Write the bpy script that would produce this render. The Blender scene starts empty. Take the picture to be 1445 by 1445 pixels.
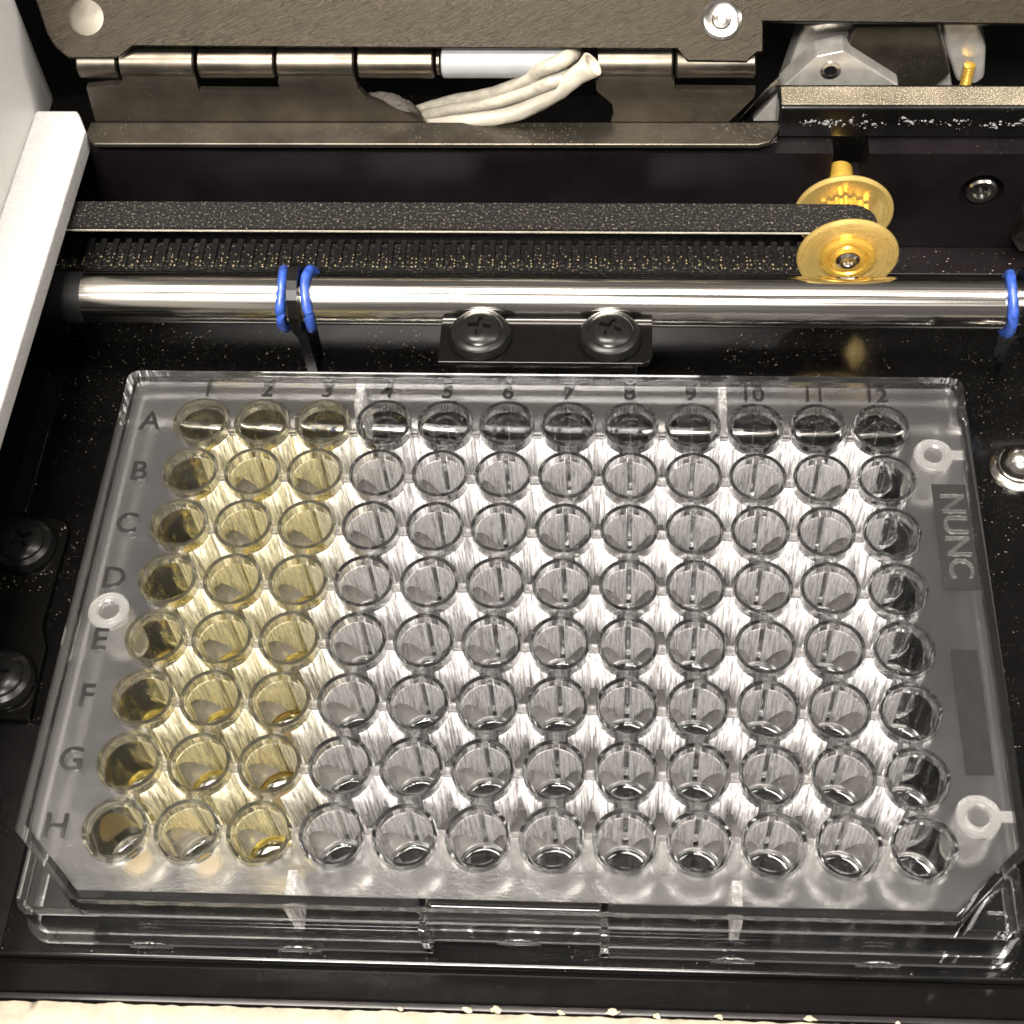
import bpy, bmesh, math, random
from mathutils import Vector, Matrix, noise
random.seed(7)
sc = bpy.context.scene
C = sc.collection
MM = 0.001
PI = math.pi

# ------------------------------------------------------------------ camera
F_PX, CX, CY, W = 2152.34, 790.33, 692.70, 1445.0          # calibrated on the 9 mm well pitch
RX = Vector((0.9988493, 0.0363978, -0.0312297))             # image right
RY = Vector((0.0124241, -0.8253198, -0.5645288))            # image down
RZ = Vector((-0.0463221, 0.5634912, -0.8248224))            # viewing direction
CAM = Vector((13.638, -101.218, 191.311))                   # millimetres
cam_d = bpy.data.cameras.new('camera')
cam = bpy.data.objects.new('camera', cam_d); C.objects.link(cam)
cam.matrix_world = Matrix(((RX.x, -RY.x, -RZ.x, CAM.x * MM), (RX.y, -RY.y, -RZ.y, CAM.y * MM),
                           (RX.z, -RY.z, -RZ.z, CAM.z * MM), (0, 0, 0, 1)))
cam_d.sensor_fit = 'HORIZONTAL'; cam_d.sensor_width = 36.0
cam_d.lens = 36.0 * F_PX / W
cam_d.shift_x = (W / 2 - CX) / W
cam_d.shift_y = (CY - W / 2) / W
cam_d.clip_start = 0.005; cam_d.clip_end = 50.0
cam_d.dof.use_dof = True
cam_d.dof.focus_distance = 0.222
cam_d.dof.aperture_fstop = 70.0
sc.camera = cam

# ------------------------------------------------------------------ light
wd = bpy.data.worlds.new('World'); sc.world = wd; wd.use_nodes = True
bg = wd.node_tree.nodes['Background']
bg.inputs[0].default_value = (1.0, 0.93, 0.85, 1); bg.inputs[1].default_value = 0.14
def area(name, loc, target, sx, sy, power, col):
    d = bpy.data.lights.new(name, 'AREA'); d.shape = 'RECTANGLE'; d.size = sx; d.size_y = sy
    d.energy = power; d.color = col
    o = bpy.data.objects.new(name, d); C.objects.link(o)
    o.location = loc
    if target is not None: o.rotation_euler = (Vector(target) - Vector(loc)).to_track_quat('-Z', 'Y').to_euler()   # else a ceiling panel facing straight down
    return o
area('ceiling_or_fill_lamp', (-0.27, 0.06, 1.50), None, 0.76, 0.32, 46.0, (1.0, 0.915, 0.82))
area('ceiling_or_fill_lamp', (0.85, -0.10, 1.30), (0, 0, 0), 0.30, 1.10, 22.0, (1.0, 0.95, 0.88))
area('ceiling_or_fill_lamp', (-0.15, -0.86, 1.26), (0, 0, 0), 0.50, 0.34, 76.0, (1.0, 0.94, 0.88))  # unseen front fill, added to brighten the walls between the wells
sc.view_settings.view_transform = 'Standard'; sc.view_settings.look = 'None'
sc.view_settings.exposure = 0.36; sc.view_settings.gamma = 1.0
sc.view_settings.use_curve_mapping = False
sc.render.engine = 'CYCLES'
cy = sc.cycles
cy.max_bounces = 28; cy.transmission_bounces = 28; cy.glossy_bounces = 14; cy.diffuse_bounces = 3
cy.transparent_max_bounces = 16; cy.caustics_reflective = True; cy.caustics_refractive = True
cy.blur_glossy = 0.15; cy.sample_clamp_indirect = 6.0; cy.sample_clamp_direct = 0.0
cy.use_denoising = True; cy.use_adaptive_sampling = True; cy.adaptive_threshold = 0.01
try: cy.denoiser = 'OPENIMAGEDENOISE'
except Exception: pass

# ------------------------------------------------------------------ measuring
def ray(u, v):
    return (RX * ((u - CX) / F_PX) + RY * ((v - CY) / F_PX) + RZ)
def at_z(u, v, z):
    d = ray(u, v); return CAM + d * ((z - CAM.z) / d.z)
def at_y(u, v, y):
    d = ray(u, v); return CAM + d * ((y - CAM.y) / d.y)
def at_plane(u, v, p0, n):
    d = ray(u, v); n = Vector(n); return CAM + d * ((Vector(p0) - CAM).dot(n) / d.dot(n))

# ------------------------------------------------------------------ materials
def new_mat(name):
    m = bpy.data.materials.new(name); m.use_nodes = True
    nt = m.node_tree; b = nt.nodes['Principled BSDF']
    return m, nt, b
def coords(nt, scale=(1, 1, 1), rot=(0, 0, 0)):
    tc = nt.nodes.new('ShaderNodeTexCoord'); mp = nt.nodes.new('ShaderNodeMapping')
    mp.inputs['Scale'].default_value = scale; mp.inputs['Rotation'].default_value = rot
    nt.links.new(tc.outputs['Object'], mp.inputs['Vector']); return mp.outputs['Vector']
def noise_tex(nt, vec, scale, detail=4, rough=0.6):
    n = nt.nodes.new('ShaderNodeTexNoise'); n.inputs['Scale'].default_value = scale
    n.inputs['Detail'].default_value = detail; n.inputs['Roughness'].default_value = rough
    nt.links.new(vec, n.inputs['Vector']); return n.outputs['Fac']
def ramp(nt, fac, stops):
    r = nt.nodes.new('ShaderNodeValToRGB'); nt.links.new(fac, r.inputs['Fac'])
    e = r.color_ramp.elements
    while len(e) < len(stops): e.new(0.5)
    for k, (p, c) in enumerate(stops):
        e[k].position = p; e[k].color = (*c, 1) if len(c) == 3 else c
    return r.outputs['Color']
def bump(nt, fac, b, strength, dist=0.0002, prev=None):
    n = nt.nodes.new('ShaderNodeBump'); n.inputs['Strength'].default_value = strength
    n.inputs['Distance'].default_value = dist
    nt.links.new(fac, n.inputs['Height'])
    if prev: nt.links.new(prev, n.inputs['Normal'])
    if b is not None: nt.links.new(n.outputs['Normal'], b.inputs['Normal'])
    return n.outputs['Normal']
def g(v): return (v, v, v)

def mat_plain(name, col, rough, metal=0.0, nscale=300, var=0.25, bumps=0.15, bdist=0.0001, stretch=(1, 1, 1), rot=(0, 0, 0), spec=0.5, rvar=0.1):
    m, nt, b = new_mat(name)
    v = coords(nt, stretch, rot)
    f = noise_tex(nt, v, nscale, 5)
    lo = tuple(c * (1 - var) for c in col); hi = tuple(min(1, c * (1 + var)) for c in col)
    nt.links.new(ramp(nt, f, [(0.3, lo), (0.7, hi)]), b.inputs['Base Color'])
    f2 = noise_tex(nt, v, nscale * 0.31, 4)
    nt.links.new(ramp(nt, f2, [(0.3, g(max(0.02, rough - rvar))), (0.7, g(min(1, rough + rvar)))]), b.inputs['Roughness'])
    b.inputs['Metallic'].default_value = metal
    b.inputs['Specular IOR Level'].default_value = spec
    if bumps: bump(nt, f, b, bumps, bdist)
    return m

def mat_dusty(name, base, dust_col, rough, metal, amount, spec=0.5, nscale=2500, purple=None):
    """dark surface carrying fine settled dust: grains picked out by a thresholded noise, thicker in drifts"""
    m, nt, b = new_mat(name)
    v = coords(nt)
    fine = noise_tex(nt, v, nscale, 2, 0.5)
    drift = noise_tex(nt, v, 45, 5, 0.65)
    mul = nt.nodes.new('ShaderNodeMath'); mul.operation = 'MULTIPLY_ADD'
    nt.links.new(drift, mul.inputs[0]); mul.inputs[1].default_value = 0.35; mul.inputs[2].default_value = amount
    add = nt.nodes.new('ShaderNodeMath'); add.operation = 'ADD'
    nt.links.new(fine, add.inputs[0]); nt.links.new(mul.outputs[0], add.inputs[1])
    mask = ramp(nt, add.outputs[0], [(0.86, g(0)), (0.93, g(1))])
    mix = nt.nodes.new('ShaderNodeMixRGB'); nt.links.new(mask, mix.inputs['Fac'])
    mott = noise_tex(nt, v, 160, 5)
    nt.links.new(ramp(nt, mott, [(0.3, tuple(c * 0.7 for c in base)), (0.7, tuple(c * 1.3 for c in base))]), mix.inputs['Color1'])
    mix.inputs['Color2'].default_value = (*dust_col, 1)
    nt.links.new(mix.outputs[0], b.inputs['Base Color'])
    rr = nt.nodes.new('ShaderNodeMixRGB'); nt.links.new(mask, rr.inputs['Fac'])
    smear = noise_tex(nt, v, 30, 5, 0.7)
    nt.links.new(ramp(nt, smear, [(0.3, g(max(0.05, rough - 0.06))), (0.7, g(rough + 0.06))]), rr.inputs['Color1'])
    rr.inputs['Color2'].default_value = (0.9, 0.9, 0.9, 1)
    nt.links.new(rr.outputs[0], b.inputs['Roughness'])
    b.inputs['Metallic'].default_value = metal
    b.inputs['Specular IOR Level'].default_value = spec
    bump(nt, mask, b, 0.25, 0.00005)
    return m

def mat_brushed(name, col, rough, rot, stretch=(14, 600, 14), strength=0.35, var=0.3):
    m, nt, b = new_mat(name)
    v = coords(nt, (1, 1, 1), rot)
    mp = nt.nodes.new('ShaderNodeMapping'); mp.inputs['Scale'].default_value = stretch; nt.links.new(v, mp.inputs['Vector'])
    f = noise_tex(nt, mp.outputs['Vector'], 6, 6, 0.7)
    nt.links.new(ramp(nt, f, [(0.25, tuple(c * (1 - var) for c in col)), (0.75, tuple(c * (1 + var) for c in col))]), b.inputs['Base Color'])
    nt.links.new(ramp(nt, f, [(0.3, g(rough - 0.08)), (0.7, g(rough + 0.12))]), b.inputs['Roughness'])
    b.inputs['Metallic'].default_value = 1.0
    bump(nt, f, b, strength, 0.00015)
    return m

def mat_clear(name, tint=(0.985, 0.985, 0.985), rough=0.0, streak=0.0, ior=1.59):
    m, nt, b = new_mat(name)
    b.inputs['Base Color'].default_value = (*tint, 1)
    b.inputs['Roughness'].default_value = rough
    b.inputs['IOR'].default_value = ior
    b.inputs['Transmission Weight'].default_value = 1.0
    if streak:
        v = coords(nt, (1, 1, 0.06))
        f = noise_tex(nt, v, 2600, 3, 0.55)
        n1 = bump(nt, f, None, streak, 0.0001)
        v2 = coords(nt, (1, 1, 0.5))
        bump(nt, noise_tex(nt, v2, 420, 2, 0.5), b, streak * 0.7, 0.0004, n1)
    return m

def mat_frost(name):
    m, nt, b = new_mat(name)
    v = coords(nt)
    f = noise_tex(nt, v, 3500, 3, 0.6)
    b.inputs['IOR'].default_value = 1.59
    b.inputs['Transmission Weight'].default_value = 0.987
    b.inputs['Base Color'].default_value = (0.96, 0.95, 0.94, 1)
    nt.links.new(ramp(nt, noise_tex(nt, v, 130, 5, 0.65), [(0.3, g(0.15)), (0.7, g(0.26))]), b.inputs['Roughness'])
    bump(nt, f, b, 0.3, 0.00008)
    return m

M = {}
M['floor'] = mat_dusty('black_anodised', (0.00128, 0.0012, 0.0012), (0.096, 0.08, 0.06), 0.14, 0.0, -0.05, 0.3)
M['wall'] = mat_dusty('dark_purple_anodised', (0.0036, 0.00272, 0.00304), (0.08, 0.068, 0.056), 0.22, 0.0, -0.08, 0.3)
M['black'] = mat_dusty('black_paint', (0.0024, 0.00224, 0.00224), (0.096, 0.08, 0.06), 0.20, 0.0, -0.06, 0.3)
M['satin_black'] = mat_plain('satin_black', (0.00224, 0.00208, 0.00184), 0.11, nscale=900, var=0.15, bumps=0.0, spec=0.22, rvar=0.02)
M['screw'] = mat_plain('blackened_steel', (0.0044, 0.00424, 0.004), 0.26, 0.0, 700, 0.3, 0.03, spec=0.16)
M['recess'] = mat_plain('recess_black', (0.004, 0.004, 0.004), 0.5, bumps=0, spec=0.08)
M['shaft'] = mat_brushed('ground_steel', (0.56, 0.536, 0.496), 0.13, (0, 0, 0), (3, 500, 500), 0.04, 0.05)
M['lid'] = mat_brushed('dark_brushed_steel', (0.0098, 0.0084, 0.0064), 0.22, (math.radians(-39.7), 0, math.radians(-24)), (34, 900, 900), 0.5, 0.3)
M['leaf'] = mat_dusty('hinge_steel', (0.048, 0.0416, 0.0328), (0.088, 0.0744, 0.0528), 0.34, 0.8, 0.03, 0.5, 3600)
M['knuckle'] = mat_plain('hinge_knuckle_steel', (0.075, 0.066, 0.053), 0.36, 1.0, 260, 0.25, 0.15)
M['rivet'] = mat_plain('rivet_steel', (0.050, 0.0455, 0.0375), 0.42, 1.0, 500, 0.15, 0.2)
M['bright'] = mat_plain('bright_steel', (0.544, 0.52, 0.48), 0.2, 1.0, 400, 0.12, 0.1)
M['cast'] = mat_plain('cast_aluminium', (0.37, 0.355, 0.325), 0.30, 0.6, 350, 0.2, 0.35, 0.0002)
M['brass'] = mat_plain('turned_brass', (0.528, 0.328, 0.056), 0.26, 0.7, 300, 0.12, 0.12)
M['brass_pale'] = mat_plain('pale_brass', (0.43, 0.31, 0.10), 0.28, 0.65, 300, 0.1, 0.12)
M['blue'] = mat_plain('blue_rubber', (0.0144, 0.04, 0.184), 0.42, 0, 700, 0.4, 0.4)
M['tube_white'] = mat_plain('white_nylon', (0.155, 0.158, 0.158), 0.35, 0, 300, 0.08, 0.1)
M['cable'] = mat_plain('cream_insulation', (0.20, 0.185, 0.15), 0.35, 0, 500, 0.25, 0.5, 0.0005)
M['casing'] = mat_plain('white_casing', (0.56, 0.548, 0.524), 0.45, 0, 900, 0.04, 0.12)
M['foam'] = mat_plain('white_foam', (0.29, 0.282, 0.275), 0.9, 0, 1500, 0.1, 0.5, 0.0003)
M['cream'] = mat_plain('cream_casing', (0.195, 0.175, 0.132), 0.7, 0, 300, 0.24, 0.5, 0.0005)
M['cloth'] = mat_plain('grey_braid', (0.044, 0.0376, 0.0304), 0.9, 0, 1200, 0.5, 0.9, 0.0006)
M['tooth'] = mat_plain('belt_tooth', (0.0048, 0.0044, 0.004), 0.55, 0, 1500, 0.6, 0.3, spec=0.2)
M['tooth_glint'] = mat_plain('golden_tooth_glint', (0.16, 0.124, 0.064), 0.5, 0, 600, 0.5, 0)
M['dust'] = mat_plain('dust', (0.104, 0.088, 0.064), 0.9, 0, 600, 0.4, 0)
M['chip'] = mat_plain('chipped_plastic', (0.24, 0.208, 0.136), 0.7, 0, 600, 0.3, 0.4)
M['clear'] = mat_clear('clear_polystyrene')
M['well'] = mat_clear('clear_polystyrene_wells', (0.995, 0.995, 0.995), 0.0, 0.05)
# bright reflections between the wells painted as vertical white streaks, half-scattering surface
m_, nt_, b_ = new_mat('glint_streaked_polystyrene')
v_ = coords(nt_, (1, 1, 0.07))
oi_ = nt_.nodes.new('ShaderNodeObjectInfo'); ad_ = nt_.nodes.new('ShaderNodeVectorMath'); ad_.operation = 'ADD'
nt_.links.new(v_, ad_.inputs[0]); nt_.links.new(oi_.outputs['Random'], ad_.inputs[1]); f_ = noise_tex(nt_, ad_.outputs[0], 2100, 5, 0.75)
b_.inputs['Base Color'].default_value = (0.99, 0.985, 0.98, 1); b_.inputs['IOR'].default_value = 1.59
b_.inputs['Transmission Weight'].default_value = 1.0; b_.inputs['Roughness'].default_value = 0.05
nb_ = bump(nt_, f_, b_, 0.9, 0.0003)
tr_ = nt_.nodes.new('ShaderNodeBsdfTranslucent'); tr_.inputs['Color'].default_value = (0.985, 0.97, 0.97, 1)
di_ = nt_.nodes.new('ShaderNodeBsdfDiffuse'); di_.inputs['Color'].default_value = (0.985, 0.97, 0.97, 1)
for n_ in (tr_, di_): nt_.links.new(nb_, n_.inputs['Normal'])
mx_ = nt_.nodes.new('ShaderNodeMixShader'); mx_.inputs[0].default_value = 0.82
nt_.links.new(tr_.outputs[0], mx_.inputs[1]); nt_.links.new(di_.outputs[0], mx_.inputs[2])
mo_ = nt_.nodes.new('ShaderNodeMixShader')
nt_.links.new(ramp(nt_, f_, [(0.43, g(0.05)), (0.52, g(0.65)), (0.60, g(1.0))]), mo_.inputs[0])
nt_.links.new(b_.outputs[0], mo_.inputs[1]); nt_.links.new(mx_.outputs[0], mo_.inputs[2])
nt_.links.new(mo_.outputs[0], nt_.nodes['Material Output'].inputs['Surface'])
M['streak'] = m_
M['streak_dense'] = m_.copy(); M['streak_dense'].name = 'dense_glint_streaks'  # whiter copy, brightens the sheet sides seen through the wells
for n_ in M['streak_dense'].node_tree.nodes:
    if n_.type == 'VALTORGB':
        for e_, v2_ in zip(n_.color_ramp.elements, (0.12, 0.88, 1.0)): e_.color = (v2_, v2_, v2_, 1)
M['streak_pale'] = m_.copy(); M['streak_pale'].name = 'pale_yellow_glint_streaks'  # yellow copies: light tinted by the liquid, put into the sheet colour
for n_ in M['streak_pale'].node_tree.nodes:
    if n_.type in ('BSDF_TRANSLUCENT', 'BSDF_DIFFUSE'): n_.inputs['Color'].default_value = (0.98, 0.955, 0.87, 1)
M['dense_yellow'] = M['streak_dense'].copy(); M['dense_yellow'].name = 'yellow_dense_glint_streaks'
for n_ in M['dense_yellow'].node_tree.nodes:
    if n_.type in ('BSDF_TRANSLUCENT', 'BSDF_DIFFUSE'): n_.inputs['Color'].default_value = (0.99, 0.95, 0.78, 1)
M['streak_yellow'] = m_.copy(); M['streak_yellow'].name = 'yellow_glint_streaks'
for n_ in M['streak_yellow'].node_tree.nodes:
    if n_.type in ('BSDF_TRANSLUCENT', 'BSDF_DIFFUSE'): n_.inputs['Color'].default_value = (0.99, 0.945, 0.75, 1)
M['stained'] = mat_clear('yellow_stained_wells', (0.995, 0.973, 0.845), 0.0, 0.05)
for k_, w_ in (('stained', 0.992), ('well', 0.999)): M[k_].node_tree.nodes['Principled BSDF'].inputs['Transmission Weight'].default_value = w_      # faint haze in the plastic
M['frost'] = mat_frost('frosted_polystyrene')
M['liquid'] = mat_clear('yellow_liquid', (0.985, 0.905, 0.54), 0.0, 0.0, 1.34)
M['letter'] = mat_plain('polished_lettering', (0.007, 0.0066, 0.0062), 0.22, 0, 300, 0.1, 0.05)
M['post'] = mat_clear('milky_polystyrene', (0.95, 0.94, 0.92), 0.25)
b_ = M['post'].node_tree.nodes['Principled BSDF']; b_.inputs['Transmission Weight'].default_value = 0.94
M['residue'] = mat_dusty('dried_yellow_residue', (0.64, 0.464, 0.112), (0.048, 0.032, 0.008), 0.4, 0, -0.02, 0.5, 1800)
M['residue'].node_tree.nodes['Principled BSDF'].inputs['Transmission Weight'].default_value = 0.8
M['added_cell_cap'] = mat_plain('added_grey_cell_cap', (0.085, 0.08, 0.077), 0.3, 0, 900, 0.3, 0.3)  # grey for the caps added under the gaps between wells
# felt-like belt face
m_, nt_, b_ = new_mat('belt_fabric')
v_ = coords(nt_)
f_ = noise_tex(nt_, v_, 2300, 3, 0.75)
nt_.links.new(ramp(nt_, f_, [(0.46, (0.002, 0.002, 0.002)), (0.58, (0.008, 0.007, 0.006)), (0.68, (0.10, 0.088, 0.065))]), b_.inputs['Base Color'])
b_.inputs['Roughness'].default_value = 0.8; b_.inputs['Specular IOR Level'].default_value = 0.15
bump(nt_, f_, b_, 0.8, 0.0004)
M['belt'] = m_

# ------------------------------------------------------------------ mesh helpers (millimetres in, metres out)
WEIGHTED = set()      # bevelled meshes whose flat faces keep their own normals
def link(name, me, mat=None, parent=None, loc=None):
    o = bpy.data.objects.new(name, me); C.objects.link(o)
    if mat is not None and len(me.materials) == 0: me.materials.append(M[mat])
    if parent is not None: o.parent = parent
    if loc is not None: o.location = Vector(loc) * MM
    if me.name in WEIGHTED:
        wn = o.modifiers.new('weighted_normals', 'WEIGHTED_NORMAL'); wn.weight = 100; wn.keep_sharp = True
    return o
def tag(o, label, cat, group=None):
    o['label'] = label; o['category'] = cat
    if group: o['group'] = group
    return o
def thing(name, label, cat, loc=(0, 0, 0), group=None):
    o = bpy.data.objects.new(name, None); C.objects.link(o); o.location = Vector(loc) * MM
    o.empty_display_size = 0.01
    return tag(o, label, cat, group)
def finish(bm, name, smooth=None, weighted=False):
    bmesh.ops.recalc_face_normals(bm, faces=bm.faces)
    bmesh.ops.scale(bm, vec=(MM, MM, MM), verts=bm.verts)
    me = bpy.data.meshes.new(name); bm.to_mesh(me); bm.free()
    if smooth is not None:
        me.polygons.foreach_set('use_smooth', [True] * len(me.polygons))
        me.set_sharp_from_angle(angle=math.radians(smooth))
    if weighted: WEIGHTED.add(me.name)
    return me
def box_me(name, x0, x1, y0, y1, z0, z1, bev=0.0, seg=2):
    bm = bmesh.new(); bmesh.ops.create_cube(bm, size=1)
    bmesh.ops.scale(bm, vec=(x1 - x0, y1 - y0, z1 - z0), verts=bm.verts)
    bmesh.ops.translate(bm, vec=((x0 + x1) / 2, (y0 + y1) / 2, (z0 + z1) / 2), verts=bm.verts)
    if bev: bmesh.ops.bevel(bm, geom=bm.edges[:], offset=bev, segments=seg, affect='EDGES', profile=0.5)
    return finish(bm, name, 50 if bev else None, bool(bev))
def prism_me(name, pts, dirv, bev=0.0, hole=None, seg=2):
    """planar outline pts (3-D, mm) pushed along dirv; hole = list of outlines"""
    bm = bmesh.new()
    loops = [pts] + (hole or [])
    edges = []
    for lp in loops:
        vs = [bm.verts.new(p) for p in lp]
        edges += [bm.edges.new((vs[k], vs[(k + 1) % len(vs)])) for k in range(len(vs))]
    if hole: bmesh.ops.triangle_fill(bm, edges=edges, use_beauty=True, use_dissolve=False)
    else: bm.faces.new([v for v in bm.verts])
    r = bmesh.ops.extrude_face_region(bm, geom=bm.faces[:])
    bmesh.ops.translate(bm, vec=dirv, verts=[e for e in r['geom'] if isinstance(e, bmesh.types.BMVert)])
    bmesh.ops.recalc_face_normals(bm, faces=bm.faces)
    if bev:
        sharp = [e for e in bm.edges if len(e.link_faces) == 2 and e.calc_face_angle(0) > 0.5]
        bmesh.ops.bevel(bm, geom=sharp, offset=bev, segments=seg, affect='EDGES', profile=0.5)
    return finish(bm, name, 50 if bev else None, bool(bev))
def lathe_me(name, prof, n=48, axis='Z', closed=False, smooth=30):
    """profile of (radius, height); ends on the axis are capped to a point"""
    bm = bmesh.new(); rings = []
    for r, h in prof:
        if r < 1e-6: rings.append([bm.verts.new((0, 0, h))])
        else: rings.append([bm.verts.new((r * math.cos(2 * PI * k / n), r * math.sin(2 * PI * k / n), h)) for k in range(n)])
    m = len(rings)
    for i in range(m if closed else m - 1):
        a, b = rings[i], rings[(i + 1) % m]
        for k in range(n):
            k2 = (k + 1) % n
            if len(a) == 1 and len(b) == 1: continue
            if len(a) == 1: bm.faces.new((a[0], b[k], b[k2]))
            elif len(b) == 1: bm.faces.new((a[k], a[k2], b[0]))
            else: bm.faces.new((a[k], a[k2], b[k2], b[k]))
    if not closed:
        for rg in (rings[0], rings[-1]):
            if len(rg) > 1: bm.faces.new(rg)
    if axis == 'Y': bmesh.ops.rotate(bm, verts=bm.verts, cent=(0, 0, 0), matrix=Matrix.Rotation(PI / 2, 3, 'X'))   # +h looks to -y
    if axis == 'X': bmesh.ops.rotate(bm, verts=bm.verts, cent=(0, 0, 0), matrix=Matrix.Rotation(PI / 2, 3, 'Y'))
    return finish(bm, name, smooth)
def spline(pts, n):
    out = []; P = [Vector(p) for p in pts]; P = [2 * P[0] - P[1]] + P + [2 * P[-1] - P[-2]]
    for i in range(1, len(P) - 2):
        for k in range(n):
            t = k / n; a, b, c, d = P[i - 1], P[i], P[i + 1], P[i + 2]
            out.append(0.5 * ((2 * b) + (c - a) * t + (2 * a - 5 * b + 4 * c - d) * t * t + (3 * b - a - 3 * c + d) * t ** 3))
    out.append(P[-2]); return out
def tube_me(name, pts, rad, n=16, wob=0.0, flat=1.0, mouth=0.0):
    bm = bmesh.new(); rings = []
    for i, p in enumerate(pts):
        t = (pts[min(i + 1, len(pts) - 1)] - pts[max(i - 1, 0)]).normalized()
        a = t.cross(Vector((0, 0.35, 1))).normalized(); b = t.cross(a)
        r = rad(i / (len(pts) - 1)) if callable(rad) else rad
        rings.append([bm.verts.new(p + (a * math.cos(2 * PI * k / n) + b * math.sin(2 * PI * k / n) * flat) * r *
                      (1 + wob * noise.noise(p * 0.6 + Vector((k * 0.7, 0, 0))))) for k in range(n)])
    for i in range(len(rings) - 1):
        for k in range(n): bm.faces.new((rings[i][k], rings[i][(k + 1) % n], rings[i + 1][(k + 1) % n], rings[i + 1][k]))
    last = rings[-1]
    if mouth:      # open end: turn the last ring inwards and run back inside
        cen = sum((v.co for v in last), Vector()) / n; back = (pts[-6] - pts[-1])
        for k_, off in ((0.78, Vector()), (0.74, back)):
            nr = [bm.verts.new(cen + (v.co - cen) * k_ + off) for v in last] if k_ == 0.78 else [bm.verts.new(v.co + off) for v in prev]
            src = last if k_ == 0.78 else prev
            for k in range(n): bm.faces.new((src[k], src[(k + 1) % n], nr[(k + 1) % n], nr[k]))
            prev = nr
        last = prev
    bm.faces.new(rings[0]); bm.faces.new(last)
    return finish(bm, name, 50)
def text_me(name, s, size, depth, rot=0.0):
    cu = bpy.data.curves.new(name, 'FONT'); cu.body = s; cu.size = size * MM; cu.extrude = depth * MM / 2
    cu.align_x = 'CENTER'; cu.align_y = 'CENTER'; cu.resolution_u = 4; cu.offset = 0.04 * MM
    o = bpy.data.objects.new(name, cu); C.objects.link(o)
    me = bpy.data.meshes.new_from_object(o.evaluated_get(bpy.context.evaluated_depsgraph_get()))
    bpy.data.objects.remove(o); bpy.data.curves.remove(cu)
    if rot: me.transform(Matrix.Rotation(rot, 4, 'Z'))
    return me
def circle(c, r, n=24, ax=(1, 0, 0), ay=(0, 1, 0)):
    c, ax, ay = Vector(c), Vector(ax), Vector(ay)
    return [c + ax * r * math.cos(2 * PI * k / n) + ay * r * math.sin(2 * PI * k / n) for k in range(n)]

# ================================================================== THE SETTING
bpf = [(-43.2, -6), (-43.2, -0.55)] + [(-42.65 - 0.55 * math.cos(a * PI / 20), -0.55 + 0.55 * math.sin(a * PI / 20)) for a in range(1, 11)] + [(120, 0), (120, -6)]
fl = link('base_plate', prism_me('base_plate', [Vector((-140, y, z)) for y, z in bpf], (280, 0, 0)), 'floor'); fl['kind'] = 'structure'

# ------------------------------------------------------------------ front edge of the instrument
led = link('front_ledge', prism_me('front_ledge', [Vector((-140, y, z)) for y, z in
      ((-47.6, -6), (-47.6, -0.9), (-47.2, -0.55), (-43.9, -0.75), (-43.24, -1.0), (-43.24, -6))], (280, 0, 0)), 'satin_black')
tag(led, 'black satin ledge strip running along the front of the clear plate', 'ledge')
fc = bmesh.new()
nx, ny = 700, 14
vs = {}
for i in range(nx + 1):
    for j in range(ny + 1):
        x = -140 + 280 * i / nx; t = j / ny
        y = -48.7 - 22 * t + (0.25 * noise.noise(Vector((x * 0.35, 0, 3))) + 0.13 * noise.noise(Vector((x * 0.9, 0, 9)))) * (1 - t)
        z = 0.4 - 0.8 * max(0, 1 - t * 14) ** 2 + 0.10 * noise.noise(Vector((x * 0.5, y * 0.5, 1)))
        vs[i, j] = fc.verts.new((x, y, z))
for i in range(nx):
    for j in range(ny): fc.faces.new((vs[i, j], vs[i, j + 1], vs[i + 1, j + 1], vs[i + 1, j]))
r_ = bmesh.ops.extrude_edge_only(fc, edges=[e for e in fc.edges if e.is_boundary])
for e in r_['geom']:
    if isinstance(e, bmesh.types.BMVert): e.co.z = -6
fcm = finish(fc, 'front_casing', 60)
tag(link('front_casing', fcm, 'cream'), 'rough cream casing edge along the bottom of the picture', 'casing')
gap = link('seal_strip', box_me('seal_strip', -140, 140, -48.4, -47.62, -6, -0.3, 0.1), 'wall')
tag(gap, 'thin dark purple seal strip between black ledge and cream casing', 'strip')
# crumbs of broken plastic along the cream edge
for (x, y, s, seed) in ((-5.6, -48.0, 0.75, 1), (-2.2, -47.9, 1.0, 2), (5.9, -48.1, 0.6, 3), (12.2, -47.8, 0.85, 4), (17.6, -48.1, 0.7, 5), (25.2, -48.0, 0.6, 6), (36.2, -47.9, 0.9, 7), (-14, -48.2, 0.4, 8), (47, -48.2, 0.4, 9)):
    bm = bmesh.new(); bmesh.ops.create_icosphere(bm, subdivisions=2, radius=s * 0.55)
    for v in bm.verts:
        v.co *= 0.75 + 1.1 * noise.noise(v.co * 3.1 + Vector((seed * 7, 0, 0))); v.co.z *= 0.7; v.co.x *= 1.5
    o = link('crumb', finish(bm, 'crumb'), 'chip', None, (x, y - 0.35, 0.1))
    where = {1: 'left of the tallest one', 2: 'tallest of the row', 3: 'right of the recess middle', 4: 'below the right recess end', 5: 'second right of the grip recess',
             6: 'below the right front rib', 7: 'rightmost large one', 8: 'tiny, leftmost of the row', 9: 'tiny, rightmost of the row'}[seed]
    tag(o, 'pale crumb of chipped plastic on the cream edge, ' + where, 'crumb', 'crumbs along the cream edge')

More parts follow.
